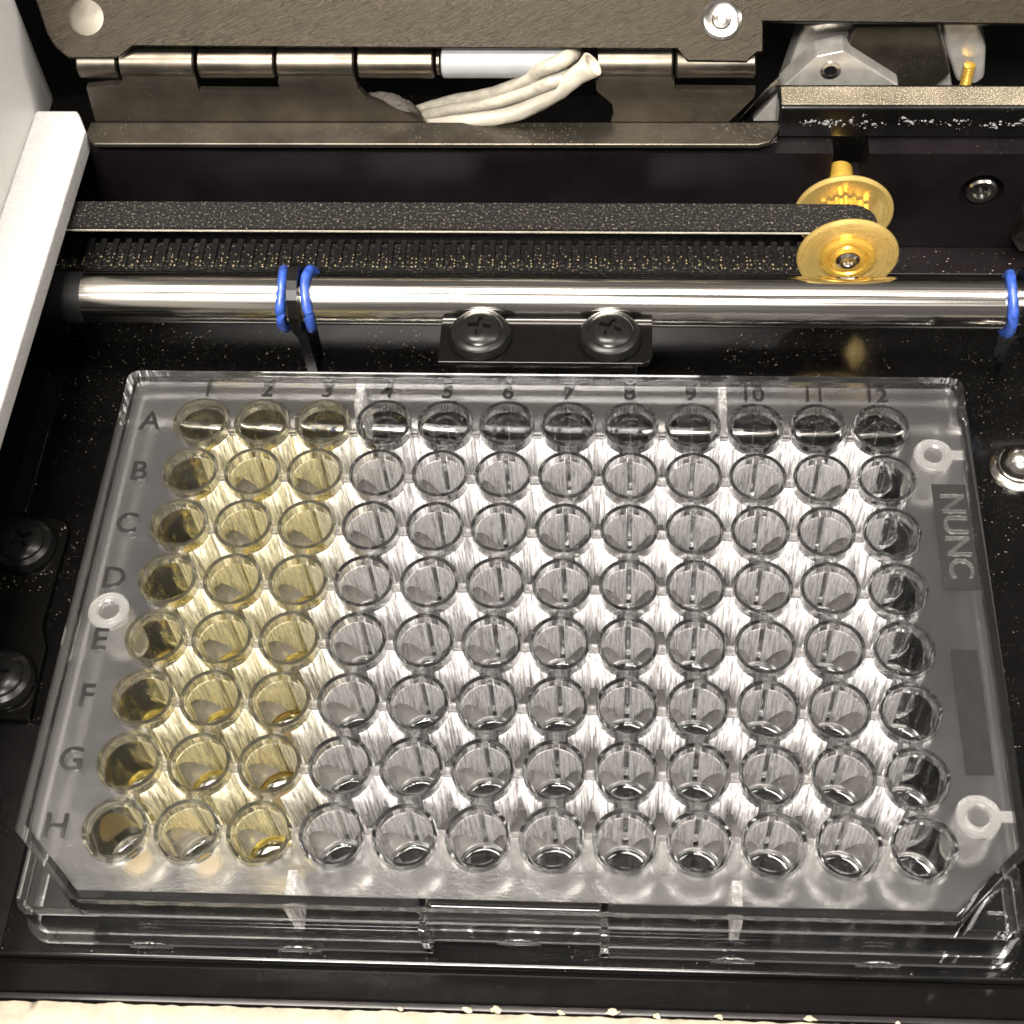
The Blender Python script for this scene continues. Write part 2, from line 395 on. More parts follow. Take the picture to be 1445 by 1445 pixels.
# ------------------------------------------------------------------ left casing
lc = thing('side_casing', 'tall white instrument casing wall at the upper left corner', 'casing', (-90, 60, 0))
def child(o, parent):   # keep world placement when the parent Empty is not at the origin
    o.parent = parent; o.matrix_parent_inverse = Matrix.Translation(parent.location).inverted(); return o
pts = [(-82.4, -140), (-82.4, 90.0)] + [(-82.4 - 4.5 * (1 - math.cos(a * PI / 16)), 90 + 4.5 * math.sin(a * PI / 16)) for a in range(1, 9)] + [(-104, 94.5), (-104, -140)]
child(link('wall', prism_me('wall', [Vector((x, y, 22.8)) for x, y in pts], (0, 0, 60)), 'casing'), lc)
fm = bmesh.new()
fs = link('foam_strip', None or prism_me('foam_strip', [Vector((x, y, 23.2)) for x, y in ((-82.38, -80), (-82.38, 83.6), (-75.4, 83.6), (-73.2, 79.0), (-73.2, -80))], (0, 0, 3.8), 0.5), 'foam')
tag(fs, 'white foam strip lining the left casing wall above the black tray', 'foam strip')
rail = link('side_rail', box_me('side_rail', -104, -86.6, -80, 94, 0.02, 22.78, 0.2), 'satin_black')
tag(rail, 'black rail under the white casing along the left side', 'rail')

# ------------------------------------------------------------------ back wall with notch and socket screw
bw = thing('back_wall', 'dark purple anodised wall behind the belt and pulley', 'wall', (0, 80, 0))
zt = 23.3
out = [(-86.5, 0), (140, 0), (140, zt), (50.2, zt), (49.6, 17.2), (44.6, 17.2), (44.6, zt), (-86.5, zt)]
scx, scz = at_y(1385, 270, 78).x, at_y(1385, 270, 78).z
hole = circle((scx, 78, scz), 3.5, 28, (1, 0, 0), (0, 0, 1))
child(link('wall_panel', prism_me('wall_panel', [Vector((x, 78, z)) for x, z in out], (0, 4.5, 0), 0, [hole]), 'wall'), bw)
child(link('wall_ledge', box_me('wall_ledge', -86.5, 140, 71.8, 77.96, 0.02, 2.6, 0.25), 'wall'), bw)
sk = thing('socket_screw', 'silver hex socket screw sunk in the dark wall at the right', 'screw', (scx, 80, scz))
hexh = [Vector((1.15 * math.cos(PI / 3 * k), 1.15 * math.sin(PI / 3 * k), 1.61)) for k in range(6)]
child(link('head', lathe_me('head', [(0, -2), (2.5, -2), (2.5, 1.0), (2.25, 1.4), (1.35, 1.4), (1.2, 0.2), (0, 0.2)], 36, 'Y'), 'bright'), sk).location = Vector((scx, 79.0, scz)) * MM
so = bmesh.new(); hv = [so.verts.new((1.16 * math.cos(PI / 3 * k), 1.16 * math.sin(PI / 3 * k), 0)) for k in range(6)]
so.faces.new(hv); ex = bmesh.ops.extrude_face_region(so, geom=so.faces[:]); bmesh.ops.translate(so, vec=(0, 0, 0.25), verts=[e for e in ex['geom'] if isinstance(e, bmesh.types.BMVert)])
bmesh.ops.rotate(so, verts=so.verts, cent=(0, 0, 0), matrix=Matrix.Rotation(PI / 2, 3, 'X'))
child(link('hex_socket', finish(so, 'hex_socket'), 'screw'), sk).location = Vector((scx, 78.85, scz)) * MM
back = link('rear_cavity', box_me('rear_cavity', -140, 140, 118, 121, -6, 60), 'recess'); back['kind'] = 'structure'

# ================================================================== DRIVE: belt, pulley, shaft
PXC, PZ = 46.4, 17.2
RB = 5.0
bel = thing('drive_belt', 'black toothed drive belt looped around the brass pulley', 'belt', (PXC, 65.7, PZ))
def belt_loop(r):
    pts = [(-86.4, PZ + r)]
    pts += [(PXC + r * math.sin(a * PI / 24), PZ + r * math.cos(a * PI / 24)) for a in range(25)]
    pts += [(-86.4, PZ - r)]
    return pts
o_, i_ = belt_loop(RB), belt_loop(RB - 0.75)
band = prism_me('band', [Vector((x, 62.6, z)) for x, z in o_ + i_[::-1]], (0, 5.5, 0))
child(link('band', band, 'belt'), bel)
child(link('lit_edge_strip', box_me('lit_edge_strip', -86.3, PXC - 1.0, 62.42, 62.58, PZ + RB - 0.72, PZ + RB - 0.5), 'cable'), bel)  # cream strip standing in for the lit front edge of the belt
tooth = box_me('tooth', -0.5, 0.5, -3.0, 3.0, 0, 0.5, 0.15, 1)
for k in range(66):
    x = -86 + 2.03 * k
    o = link('tooth', tooth, 'tooth'); child(o, bel); o.location = Vector((x, 65.7, PZ - RB + 0.74)) * MM

bm = bmesh.new()
for k in range(66):
    for q_ in range(7):
        m = Matrix.Translation((-86 + 2.03 * k + random.choice((-0.35, 0.3)) + random.gauss(0, 0.06), 62.9 + 0.78 * (q_ // 2) + random.gauss(0, 0.12), PZ - RB + 1.27))
        if random.random() < 0.75: bmesh.ops.create_cone(bm, segments=5, radius1=0.16, radius2=0.08, depth=0.12, cap_ends=True, matrix=m)
fk = child(link('gold_tooth_glints', finish(bm, 'gold_tooth_glints'), 'tooth_glint'), bel); fk['kind'] = 'stuff'  # gold dots modelled in place of reflections on the belt teeth
pu = thing('belt_pulley', 'double flanged brass pulley carrying the black belt', 'pulley', (PXC, 66, PZ))
disc = lathe_me('flange_disc', [(0, -0.7), (7.2, -0.7), (7.65, -0.45), (7.78, -0.1), (7.7, 0.3), (7.45, 0.48), (7.0, 0.46), (6.92, 0.38), (6.2, 0.35), (6.12, 0.27), (5.4, 0.22), (5.32, 0.14), (4.6, 0.1), (0, 0.1)], 72, 'Y')
for yy in (62.0, 71.2):
    child(link('flange_disc', disc, 'brass_pale'), pu).location = Vector((PXC, yy, PZ)) * MM
hub = lathe_me('front_hub', [(0, 0), (4.3, 0), (4.3, 0.5), (3.9, 0.8), (3.2, 0.8), (2.9, 0.5), (2.6, 0.8), (1.9, 0.9), (1.7, 0.4), (0, 0.4)], 60, 'Y')
child(link('front_hub', hub, 'brass'), pu).location = Vector((PXC, 61.88, PZ)) * MM
nut = lathe_me('axle_tip', [(0, 0), (1.75, 0), (1.75, 0.6), (1.3, 0.95), (0.75, 0.95), (0.6, 0.55), (0, 0.5)], 36, 'Y')
child(link('axle_tip', nut, 'bright'), pu).location = Vector((PXC, 61.5, PZ)) * MM
bm = bmesh.new(); n = 72; ringa = []; ringb = []
for k in range(n):
    r = 4.2 if (k // 2) % 2 else 3.7; a = 2 * PI * k / n
    ringa.append(bm.verts.new((r * math.cos(a), -3.9, r * math.sin(a)))); ringb.append(bm.verts.new((r * math.cos(a), 4.6, r * math.sin(a))))
for k in range(n): bm.faces.new((ringa[k], ringa[(k + 1) % n], ringb[(k + 1) % n], ringb[k]))
bm.faces.new(ringa); bm.faces.new(ringb)
child(link('toothed_drum', finish(bm, 'toothed_drum'), 'brass'), pu).location = Vector((PXC, 66.1, PZ)) * MM
cone = lathe_me('rear_cone', [(0, -7), (2.1, -7), (2.1, -1.2), (2.4, -1.0), (4.0, 1.4), (4.0, 1.9), (0, 1.9)], 40, 'Y')
child(link('rear_cone', cone, 'brass'), pu).location = Vector((PXC, 73.6, PZ)) * MM

SY, SZ, SR = 54.6, 14.9, 3.95
shf = link('guide_shaft', lathe_me('guide_shaft', [(0, -84), (SR - 0.4, -84), (SR, -83.6), (SR, 104.6), (SR - 0.4, 105), (0, 105)], 96, 'X'), 'shaft', None, (0, SY, SZ))
tag(shf, 'polished steel guide shaft running across behind the clear plate', 'shaft')

def shaft_bracket(x, label):
    t = thing('shaft_bracket', label, 'bracket', (x, SY, 0), 'upright plates holding the guide shaft')
    prof = [(-2.6, 0.02), (-2.9, 9)] + [(5.2 * math.cos(a), SZ + 6.0 * math.sin(a)) for a in [PI * (1.12 - k * 1.24 / 14) for k in range(15)]] + [(2.9, 9), (2.6, 0.02)]
    h = circle((x - 0.8, SY, SZ), SR + 0.15, 28, (0, 1, 0), (0, 0, 1))
    child(link('upright', prism_me('upright', [Vector((x - 0.8, SY + y, z)) for y, z in prof], (1.6, 0, 0), 0, [h]), 'black'), t)
    return t
ss = link('shaft_shade_sleeve', lathe_me('shaft_shade_sleeve', [(SR + 0.01, -86.4), (SR + 0.08, -86.4), (SR + 0.08, -71.6), (SR + 0.05, -71.2), (SR + 0.01, -71.1)], 64, 'X', True), 'recess', None, (0, SY, SZ))  # black sleeve added where the shaft only fades into shade
tag(ss, 'black sleeve added for the shade on the left end of the steel shaft by the foam', 'sleeve')
shaft_bracket(-37.9, 'black upright plate between the two left blue rings on the shaft')
shaft_bracket(72.2, 'black upright plate beside the blue ring at the right edge')
def ring(x, label, tilt, open_=0.0):
    n = 40; pts = []
    span = 2 * PI * (1 - open_)
    for k in range(n + 1):
        a = PI / 2 + span * (k / n - 0.5) + tilt
        pts.append(Vector((x + 0.25 * math.sin(a * 2 + x), SY + 4.38 * math.cos(a), SZ + 4.38 * math.sin(a))))
    o = link('rubber_ring', tube_me('rubber_ring', pts, 0.74, 12, 0.2, 1.15), 'blue')
    tag(o, label, 'ring', 'blue rubber rings on the guide shaft')
ring(-39.95, 'blue rubber ring on the shaft, left of the black upright plate', 0.2, 0.06)
ring(-36.0, 'blue rubber ring on the shaft, right of the left black upright plate', -0.3, 0.06)
ring(70.1, 'blue rubber ring on the shaft at the right edge of the picture', 0.1, 0.06)

# slide bracket with two cross-head screws
def round_rect(x0, x1, y0, y1, r, corners=(1, 1, 1, 1)):
    out = []
    for (cx_, cy_, a0, on) in ((x1 - r, y1 - r, 0, corners[0]), (x0 + r, y1 - r, 90, corners[1]), (x0 + r, y0 + r, 180, corners[2]), (x1 - r, y0 + r, 270, corners[3])):
        if on: out += [(cx_ + r * math.cos(math.radians(a0 + t)), cy_ + r * math.sin(math.radians(a0 + t))) for t in range(0, 91, 15)]
        else: out.append({0: (x1, y1), 90: (x0, y1), 180: (x0, y0), 270: (x1, y0)}[a0])
    return out
def cross_screw(parent, x, y, z, rot, s=1.0):
    washer = lathe_me('washer', [(0, 0), (4.55 * s, 0), (4.75 * s, 0.3), (4.75 * s, 0.8), (4.3 * s, 1.6), (3.6 * s, 2.0), (0, 2.0)], 56)
    head = lathe_me('screw_head', [(0, 1.6), (3.45 * s, 1.6), (3.45 * s, 2.15), (3.2 * s, 2.4), (2.2 * s, 2.75), (1.2 * s, 2.9), (0, 2.95)], 56)
    w = child(link('washer', washer, 'screw'), parent); w.location = Vector((x, y, z)) * MM
    a, b = 0.42 * s, 1.75 * s
    pts = [(a, a), (b, a * 0.75), (b, -a * 0.75), (a, -a), (a * 0.75, -b), (-a * 0.75, -b), (-a, -a), (-b, -a * 0.75), (-b, a * 0.75), (-a, a), (-a * 0.75, b), (a * 0.75, b)]
    cut = prism_me('cut', [Vector((p[0], p[1], 1.9)) for p in pts], (0, 0, 2)); cut.transform(Matrix.Rotation(rot, 4, 'Z'))
    ho, co = bpy.data.objects.new('t1', head), bpy.data.objects.new('t2', cut)
    C.objects.link(ho); C.objects.link(co)
    md = ho.modifiers.new('cut', 'BOOLEAN'); md.operation = 'DIFFERENCE'; md.object = co; md.solver = 'EXACT'
    hm = bpy.data.meshes.new_from_object(ho.evaluated_get(bpy.context.evaluated_depsgraph_get()))
    bpy.data.objects.remove(ho); bpy.data.objects.remove(co)
    hm.set_sharp_from_angle(angle=math.radians(30)); hm.materials.clear()
    h = child(link('screw_head', hm, 'screw'), parent); h.location = Vector((x, y, z)) * MM
    fl_ = prism_me('cross_recess', [Vector((p[0] * 0.97, p[1] * 0.97, 1.92)) for p in pts], (0, 0, 0.1)); fl_.transform(Matrix.Rotation(rot, 4, 'Z'))
    link('cross_recess', fl_, 'recess', h)
sb = thing('slide_bracket', 'black bracket with two cross-head screws in front of the shaft', 'bracket', (0.4, 50, 0))
p0 = at_z(618, 515, 15.0); p1 = at_z(920, 515, 15.0)
child(link('tab', prism_me('tab', [Vector((x, y, 14.2)) for x, y in round_rect(-15.4, 16.6, 42.2, 53.0, 1.6, (0, 0, 0, 1))], (0, 0, 0.9), 0.12), 'satin_black'), sb)
child(link('bearing_block', box_me('bearing_block', -15.2, 14.5, 47.5, 60.5, 4.0, 14.18, 0.8), 'satin_black'), sb)
child(link('foot', box_me('foot', -10, 10, 49, 58, 0.02, 4.0), 'satin_black'), sb)
for u, v, rot in ((677, 468, 1.45), (861, 470, 1.15)):
    q = at_z(u, v, 16.5); cross_screw(sb, q.x, q.y, 15.1, rot)

# left tray bracket with its two screws
tb = thing('tray_bracket', 'black bracket with two cross-head screws left of the plate', 'bracket', (-74, 5, 0))
tp = [(-84, 22.5), (-73.5, 22.5), (-72.0, 22.1), (-70.9, 21.0), (-70.7, 19.0), (-71.0, 4.0), (-69.6, 0.5), (-69.4, -10.8), (-84, -10.8)]
child(link('tab', prism_me('tab', [Vector((x, y, 0.02)) for x, y in tp], (0, 0, 1.2), 0.15), 'satin_black'), tb)
for u, v, rot in ((30, 762, 0.55), (-2, 952, 0.2)):
    q = at_z(u, v, 3.5); cross_screw(tb, q.x, q.y, 1.22, rot, 0.97)
sl = link('slot_bar', box_me('slot_bar', -81.5, -78.2, 24, 50.5, 0.02, 0.5, 0.35, 3), 'satin_black')
tag(sl, 'low black bar lying lengthwise above the left tray bracket', 'bar')
st = link('carrier_tray', prism_me('carrier_tray', [Vector((x, y, -0.9)) for x, y in ((-77.8, -11.2), (-66, -11.2), (-66, -43.0), (-77.8, -43.0))], (0, 0, 1.0)), 'black')
tag(st, 'low black tray plate beside the left front corner of the plate', 'tray')

# dome nut at the right edge
q = at_z(1440, 652, 2)
dn = thing('dome_nut', 'shiny silver domed nut at the right edge beside the plate', 'nut', (q.x, q.y, 0))
child(link('flange', lathe_me('flange', [(0, 0.02), (4.3, 0.02), (4.35, 0.5), (4.1, 0.8), (3.4, 1.1), (3.2, 1.5), (0, 1.5)], 56), 'bright'), dn).location = Vector((q.x, q.y, 0)) * MM
child(link('dome', lathe_me('dome', [(0, 1.45), (3.0, 1.45), (2.9, 2.2), (2.5, 3.1), (1.8, 3.8), (0.9, 4.2), (0, 4.3)], 48), 'bright'), dn).location = Vector((q.x, q.y, 0)) * MM
q = at_y(1442, 328, 77)
hn = link('hex_nut', lathe_me('hex_nut', [(0, -1), (3.2, -1), (3.2, 1.2), (2.8, 1.8), (1.6, 2.0), (1.5, 0.9), (0, 0.9)], 6, 'Y', smooth=10), 'rivet', None, (q.x + 1.4, 76.9, q.z))
tag(hn, 'dull hex nut on the dark wall, cut by the right edge', 'nut')

# ================================================================== TOP: hinge, lid, cable, casting
YB, ZL = 82.05, 26.0
hg = thing('piano_hinge', 'dull steel hinge leaf with rolled knuckles under the lid plate', 'hinge', (-18, 82, 20))
def PY(u, v, y=YB): return at_y(u, v, y)
leaf = [(135, 172), (122, 124), (150, 121), (172, 120), (174, 113), (274, 113), (282, 129), (396, 130), (392, 113), (501, 113), (507, 128), (520, 141), (545, 151), (570, 160), (597, 172)]
child(link('leaf_face', prism_me('leaf_face', [PY(u, v) for u, v in leaf], (0, 1.2, 0)), 'leaf'), hg)
leaf2 = [(862, 172), (866, 160), (864, 147), (842, 128), (840, 113), (951, 113), (952, 127), (1066, 128), (1064, 138), (1028, 172)]
child(link('leaf_face', prism_me('leaf_face', [PY(u, v) for u, v in leaf2], (0, 1.2, 0)), 'leaf'), hg)
lp = [at_z(u, v, ZL) for u, v in ((128, 172), (120, 190), (132, 203), (1070, 204), (1086, 200), (1097, 186), (1103, 172))]
child(link('leaf_ledge', prism_me('leaf_ledge', lp, (0, 0, -0.9), 0.25), 'leaf'), hg)
KC = PY(600, 89, 84.2); KY, KZ, KR = 84.2, PY(600, 89, 84.2).z, 2.35
def knuckle(u0, u1, name, r, mat, curl=False):
    x0, x1 = PY(u0, 89, KY - 1.5).x, PY(u1, 89, KY - 1.5).x
    o = child(link(name, lathe_me(name, [(0, x0), (r - 0.25, x0), (r, x0 + 0.25), (r, x1 - 0.25), (r - 0.25, x1), (0, x1)], 40, 'X'), mat), hg)
    o.location = Vector((0, KY, KZ)) * MM
    return x0, x1
for a, b in ((167, 273), (389, 499), (842, 950)):
    x0, x1 = knuckle(a, b, 'leaf_knuckle', KR, 'knuckle')
    child(link('knuckle_tail', box_me('knuckle_tail', x0 + 0.1, x1 - 0.1, YB - 0.02, YB + 1.5, PY(600, 118).z - 0.6, KZ + 0.2, 0.15), 'leaf'), hg)
for a, b in ((107, 164), (277, 386), (503, 611), (954, 1067)): knuckle(a, b, 'lid_knuckle', KR - 0.1, 'knuckle')
knuckle(613, 621, 'pin_collar', KR - 0.6, 'knuckle')
knuckle(622, 800, 'pin_sleeve', KR - 0.1, 'tube_white')

PL0 = Vector((0, 82.6, KZ + KR + 0.3)); NL = Vector((0, -0.64, 0.77)).normalized()
def PLt(u, v): return at_plane(u, v, PL0, NL)
lid = thing('lid_plate', 'dark brushed steel lid plate across the top of the picture', 'lid', tuple(PL0))
lo = [(-40, -140), (40, -30), (66, 48), (77, 66), (96, 82), (165, 82), (187, 65), (500, 67), (955, 69), (970, 86), (1054, 87), (1068, 74), (1077, 73), (1077, 30), (1445, 34), (1560, 34), (1560, -140)]
child(link('plate', prism_me('plate', [PLt(u, v) for u, v in lo], -NL * 1.5, 0.2), 'lid'), lid)
UL = Vector((1, 0, 0)); VL = NL.cross(UL)
def on_lid(me):   # lathe along z turned onto the lid plane
    me.transform(Matrix((UL, VL, NL)).transposed().to_4x4()); return me
q = PLt(122, 25)
child(link('rivet', on_lid(lathe_me('rivet', [(0, 0), (2.75, 0), (2.7, 0.12), (2.2, 0.2), (0, 0.22)], 48)), 'rivet'), lid).location = q * MM
q = PLt(1018, 28)
child(link('rivet', on_lid(lathe_me('rivet', [(0, 0.02), (3.05, 0.02), (3.0, 0.3), (2.6, 0.5), (2.2, 0.35), (1.5, 0.3), (1.3, 0.75), (0.8, 0.9), (0.6, 0.6), (0, 0.55)], 48)), 'bright'), lid).location = q * MM

# cable bundle in the leaf's cutout
def CB(u, v, y): return at_y(u, v, y)
cpts = spline([CB(585, 165, 88), CB(640, 150, 85), (CB(700, 138, 83)), CB(752, 118, 82.0), CB(780, 100, 81.8), CB(798, 86, 84.5), CB(806, 78, 89)], 10)
ca = thing('cable', 'x', 'cable', tuple(cpts[0]))
nC = len(cpts)
for j_ in range(3):
    sp_pts = []
    for i, p in enumerate(cpts):
        t = (cpts[min(i + 1, nC - 1)] - cpts[max(i - 1, 0)]).normalized(); u_ = t.cross(Vector((0, 0.35, 1))).normalized(); w_ = t.cross(u_)
        k = i / (nC - 1); ph = 2.1 * j_ + 1.6 * k; rr = 0.85 + 0.75 * math.exp(-((k - 0.75) / 0.22) ** 2)
        sp_pts.append(p + (u_ * math.cos(ph) + w_ * math.sin(ph)) * rr)
    child(link('strand', tube_me('strand', sp_pts, lambda t: 0.95 + 0.3 * math.exp(-((t - 0.75) / 0.22) ** 2), 14, 0.08), 'cable'), ca)
tag(ca, 'cream insulated cable bending up through the hinge cutout', 'cable')
spts = spline([CB(590, 172, 87), CB(660, 168, 83.5), CB(730, 156, 82), CB(785, 128, 81), CB(818, 104, 80.6), CB(836, 90, 80.8)], 10)
M['sleeve'] = mat_clear('translucent_sleeve', (0.62, 0.58, 0.48), 0.35); M['sleeve'].node_tree.nodes['Principled BSDF'].inputs['Transmission Weight'].default_value = 0.6
sv = link('cable_sleeve', tube_me('cable_sleeve', spts, lambda t: 1.8 + 0.5 * max(0, t - 0.8) / 0.2, 20, 0.12, 0.85, 1.0), 'sleeve')
tag(sv, 'translucent plastic sleeve curving below the cream cable', 'sleeve')
bpts = spline([CB(520, 138, 86), CB(548, 143, 84), CB(575, 156, 84), CB(592, 172, 86)], 8)
br = link('braid_end', tube_me('braid_end', bpts, lambda t: 0.9 + 0.5 * math.sin(t * PI), 14, 0.3), 'cloth')
tag(br, 'frayed grey braid tucked at the left end of the cable', 'braid')

# black bar on the right
zb = 30.0
y_front, y_back = at_z(1300, 150, zb).y, at_z(1300, 122, zb).y
cbx = at_z(1101, 150, zb).x
M['bar_top'] = mat_dusty('dusty_bar', (0.08, 0.068, 0.048), (0.24, 0.208, 0.152), 0.45, 0.2, 0.12, 0.4, 4200)
cb = thing('cross_bar', 'black bar with a dusty top at the upper right', 'bar', (60, 83, 24))
child(link('bar_body', box_me('bar_body', cbx, 150, y_front, y_back + 1, 23.6, zb - 0.3, 0.5, 3), 'black'), cb)
child(link('dusty_cover', box_me('dusty_cover', cbx + 0.3, 150, y_front + 0.5, y_back, zb - 0.28, zb, 0.1), 'bar_top'), cb)

# white dried splashes down the face of the bar
bm = bmesh.new()
for k in range(34):
    x0, z0 = random.uniform(cbx + 0.6, 88), random.choice((26.6, 26.9, 26.5, 27.6)) + random.gauss(0, 0.3)
    for j in range(random.randint(2, 12)):
        sz = 0.05 + 0.26 * random.random() ** 2.5
        m = Matrix.Translation((x0 + random.gauss(0, 0.9), y_front + 0.02, z0 + random.gauss(0, 0.3))) @ Matrix.Rotation(random.uniform(-0.6, 0.6), 4, 'Y') @ Matrix.Diagonal((sz * random.uniform(0.7, 1.8), 0.08, sz, 1))
        bmesh.ops.create_icosphere(bm, subdivisions=1, radius=1.0, matrix=m)
sp = child(link('dried_splash', finish(bm, 'dried_splash', 60), 'tube_white'), cb); sp['kind'] = 'stuff'

# cast aluminium bracket behind the bar
ct = thing('cast_bracket', 'angular silver cast bracket behind the bar at the upper right', 'bracket', (52, 88, 20))
def PC(u, v, y): return at_y(u, v, y)
YC = 88.0
hole = circle(PC(1172, 99, YC), 1.45, 22, (1, 0, 0), (0, 0, 1))
child(link('front_plate', prism_me('front_plate', [PC(u, v, YC) for u, v in ((1062, 172), (1110, 118), (1152, 80), (1190, 72), (1268, 121), (1268, 172))], (0, 4, 0), 0.3, None), 'cast'), ct)
hp = PC(1172, 99, YC)
child(link('bolt_hole', lathe_me('bolt_hole', [(1.0, 0.02), (1.6, 0.02), (1.6, 0.2), (1.0, 0.2)], 28, 'Y', True), 'bright'), ct).location = Vector((hp.x, YC, hp.z)) * MM
child(link('bore', lathe_me('bore', [(0, -0.5), (1.02, -0.5), (1.02, 0.1), (0, 0.1)], 24, 'Y'), 'recess'), ct).location = Vector((hp.x, YC, hp.z)) * MM
child(link('web', prism_me('web', [PC(u, v, 93) for u, v in ((1095, 150), (1118, 82), (1134, 36), (1180, 28), (1330, 28), (1345, 130), (1340, 172), (1095, 172))], (0, 5, 0), 0.5), 'cast'), ct)
child(link('shoulder', prism_me('shoulder', [PC(u, v, 90.5) for u, v in ((1192, 76), (1206, 36), (1322, 36), (1342, 105), (1300, 135), (1272, 135))], (0, 2.3, 0), 0.5), 'leaf'), ct)
child(link('clamp_block', prism_me('clamp_block', [PC(u, v, 92) for u, v in ((1326, 28), (1380, 28), (1392, 70), (1390, 112), (1376, 122), (1350, 118), (1334, 70))], (0, 6, 0), 0.8), 'cast'), ct)
q = PC(1364, 112, 90.5)
child(link('brass_screw', lathe_me('brass_screw', [(0, -3), (0.9, -3)] + [(0.9 if k % 2 else 0.72, -2.9 + k * 0.25) for k in range(24)] + [(0, 3.0)], 20, 'Z'), 'brass'), ct).location = q * MM
sp_ = [at_z(u, v, 25.9) for u, v in ((1100, 122), (1104, 178), (1090, 204), (1066, 204))]
child(link('diagonal_rib', prism_me('diagonal_rib', [PC(u, v, 86.4) for u, v in ((1040, 172), (1052, 172), (1100, 124), (1100, 108), (1088, 118))], (0, 1.5, 0), 0.2), 'bright'), ct)

# ================================================================== THE 96-WELL PLATE
wp = thing('well_plate', 'clear plastic ninety-six well plate lying on the black base', 'well plate', (0, 0, 0))
ZT, ZD, ZLG = 14.4, 13.2, 8.6           # rim top, deck top, corner ledge
HX, HY = 61.9, 40.6                      # upper tier half sizes
CHF = 8.6
def octagon(hx, hy, c, r=1.6, z=0.0):
    out = []
    for (cx_, cy_, a0) in ((hx - r, hy - r, 0), (-hx + r, hy - r, 90)):
        out += [(cx_ + r * math.cos(math.radians(a0 + t)), cy_ + r * math.sin(math.radians(a0 + t))) for t in range(0, 91, 15)]
    out += [(-hx, -hy + c), (-hx + c, -hy), (hx - c, -hy), (hx, -hy + c)]
    return [Vector((x, y, z)) for x, y in out]
def ring_wall(name, outer, inner, z0, z1, mat, bev=0.0):
    bm = bmesh.new(); n = len(outer); L = []
    for lp, z in ((outer, z0), (outer, z1), (inner, z1), (inner, z0)): L.append([bm.verts.new((p.x, p.y, z)) for p in lp])
    for i in range(4):
        a, b = L[i], L[(i + 1) % 4]
        for k in range(n): bm.faces.new((a[k], a[(k + 1) % n], b[(k + 1) % n], b[k]))
    if bev:
        bm.edges.ensure_lookup_table()
        top = [e for e in bm.edges if all(abs(v.co.z - z1) < 1e-5 for v in e.verts) and e.calc_face_angle(0) > 0.6]
        bmesh.ops.bevel(bm, geom=top, offset=bev, segments=4, affect='EDGES', profile=0.5)
    return link(name, finish(bm, name, 50, True), mat, wp)
ring_wall('upper_rim', octagon(HX, HY, CHF), octagon(HX - 1.15, HY - 1.15, CHF - 0.48, 0.7), ZLG, ZT, 'clear', 0.18)
# lower skirt: rectangle with the grip recess in the front side, standing on a wider foot
GX = 10.5
def skirt(o, g, r):
    hx, hy = HX + o, HY + o; out = []
    for (cx_, cy_, a0) in ((hx - r, hy - r, 0), (-hx + r, hy - r, 90), (-hx + r, -hy + r, 180)):
        out += [(cx_ + r * math.cos(math.radians(a0 + t)), cy_ + r * math.sin(math.radians(a0 + t))) for t in range(0, 91, 15)]
    out += [(-GX - g, -hy), (-GX - g, -hy + 1.6), (GX + g, -hy + 1.6), (GX + g, -hy)]
    out += [(hx - r + r * math.cos(math.radians(270 + t)), -hy + r + r * math.sin(math.radians(270 + t))) for t in range(0, 91, 15)]
    return [Vector((x, y, 0)) for x, y in out]
ring_wall('lower_skirt', skirt(0.1, -0.0, 2.4), skirt(-0.9, 1.0, 1.4), 1.6, ZLG - 0.02, 'clear', 0.1)
ring_wall('foot_flange', skirt(0.9, -0.0, 3.0), skirt(-0.1, 1.0, 2.0), 0.02, 1.58, 'clear', 0.2)
for s in (-1, 1):      # triangular corner ledges left by the chamfers
    tri = [(s * (HX - 0.95), -HY + CHF), (s * (HX - 0.95), -HY + 0.95), (s * (HX - CHF), -HY + 0.95)]
    link('corner_ledge', prism_me('corner_ledge', [Vector((x, y, ZLG - 1.1)) for x, y in tri], (0, 0, 1.05), 0.08), 'clear', wp)
    link('grip_cheek', box_me('grip_cheek', s * GX - 0.55 + s * 0.6, s * GX + 0.55 + s * 0.6, -HY - 0.9, -HY + 1.1, 0.3, ZLG, 0.15), 'clear', wp)
# deck round the outside of the well field
PITCH, RO = 9.0, 4.05
XC = [-49.5 + PITCH * k for k in range(12)]; YR = [31.5 - PITCH * k for k in range(8)]
th = math.degrees(math.asin(1.15 / (RO + 0.03)))
def arc(cx_, cy_, a0, a1):
    n = max(6, int(abs(a1 - a0) / 9))
    return [Vector((cx_ + (RO + 0.03) * math.cos(math.radians(a0 + (a1 - a0) * k / n)), cy_ + (RO + 0.03) * math.sin(math.radians(a0 + (a1 - a0) * k / n)), ZD)) for k in range(n + 1)]
inner = []
inner += arc(XC[0], YR[0], -90 + th - 0 if False else 270 + th, -th) if False else []
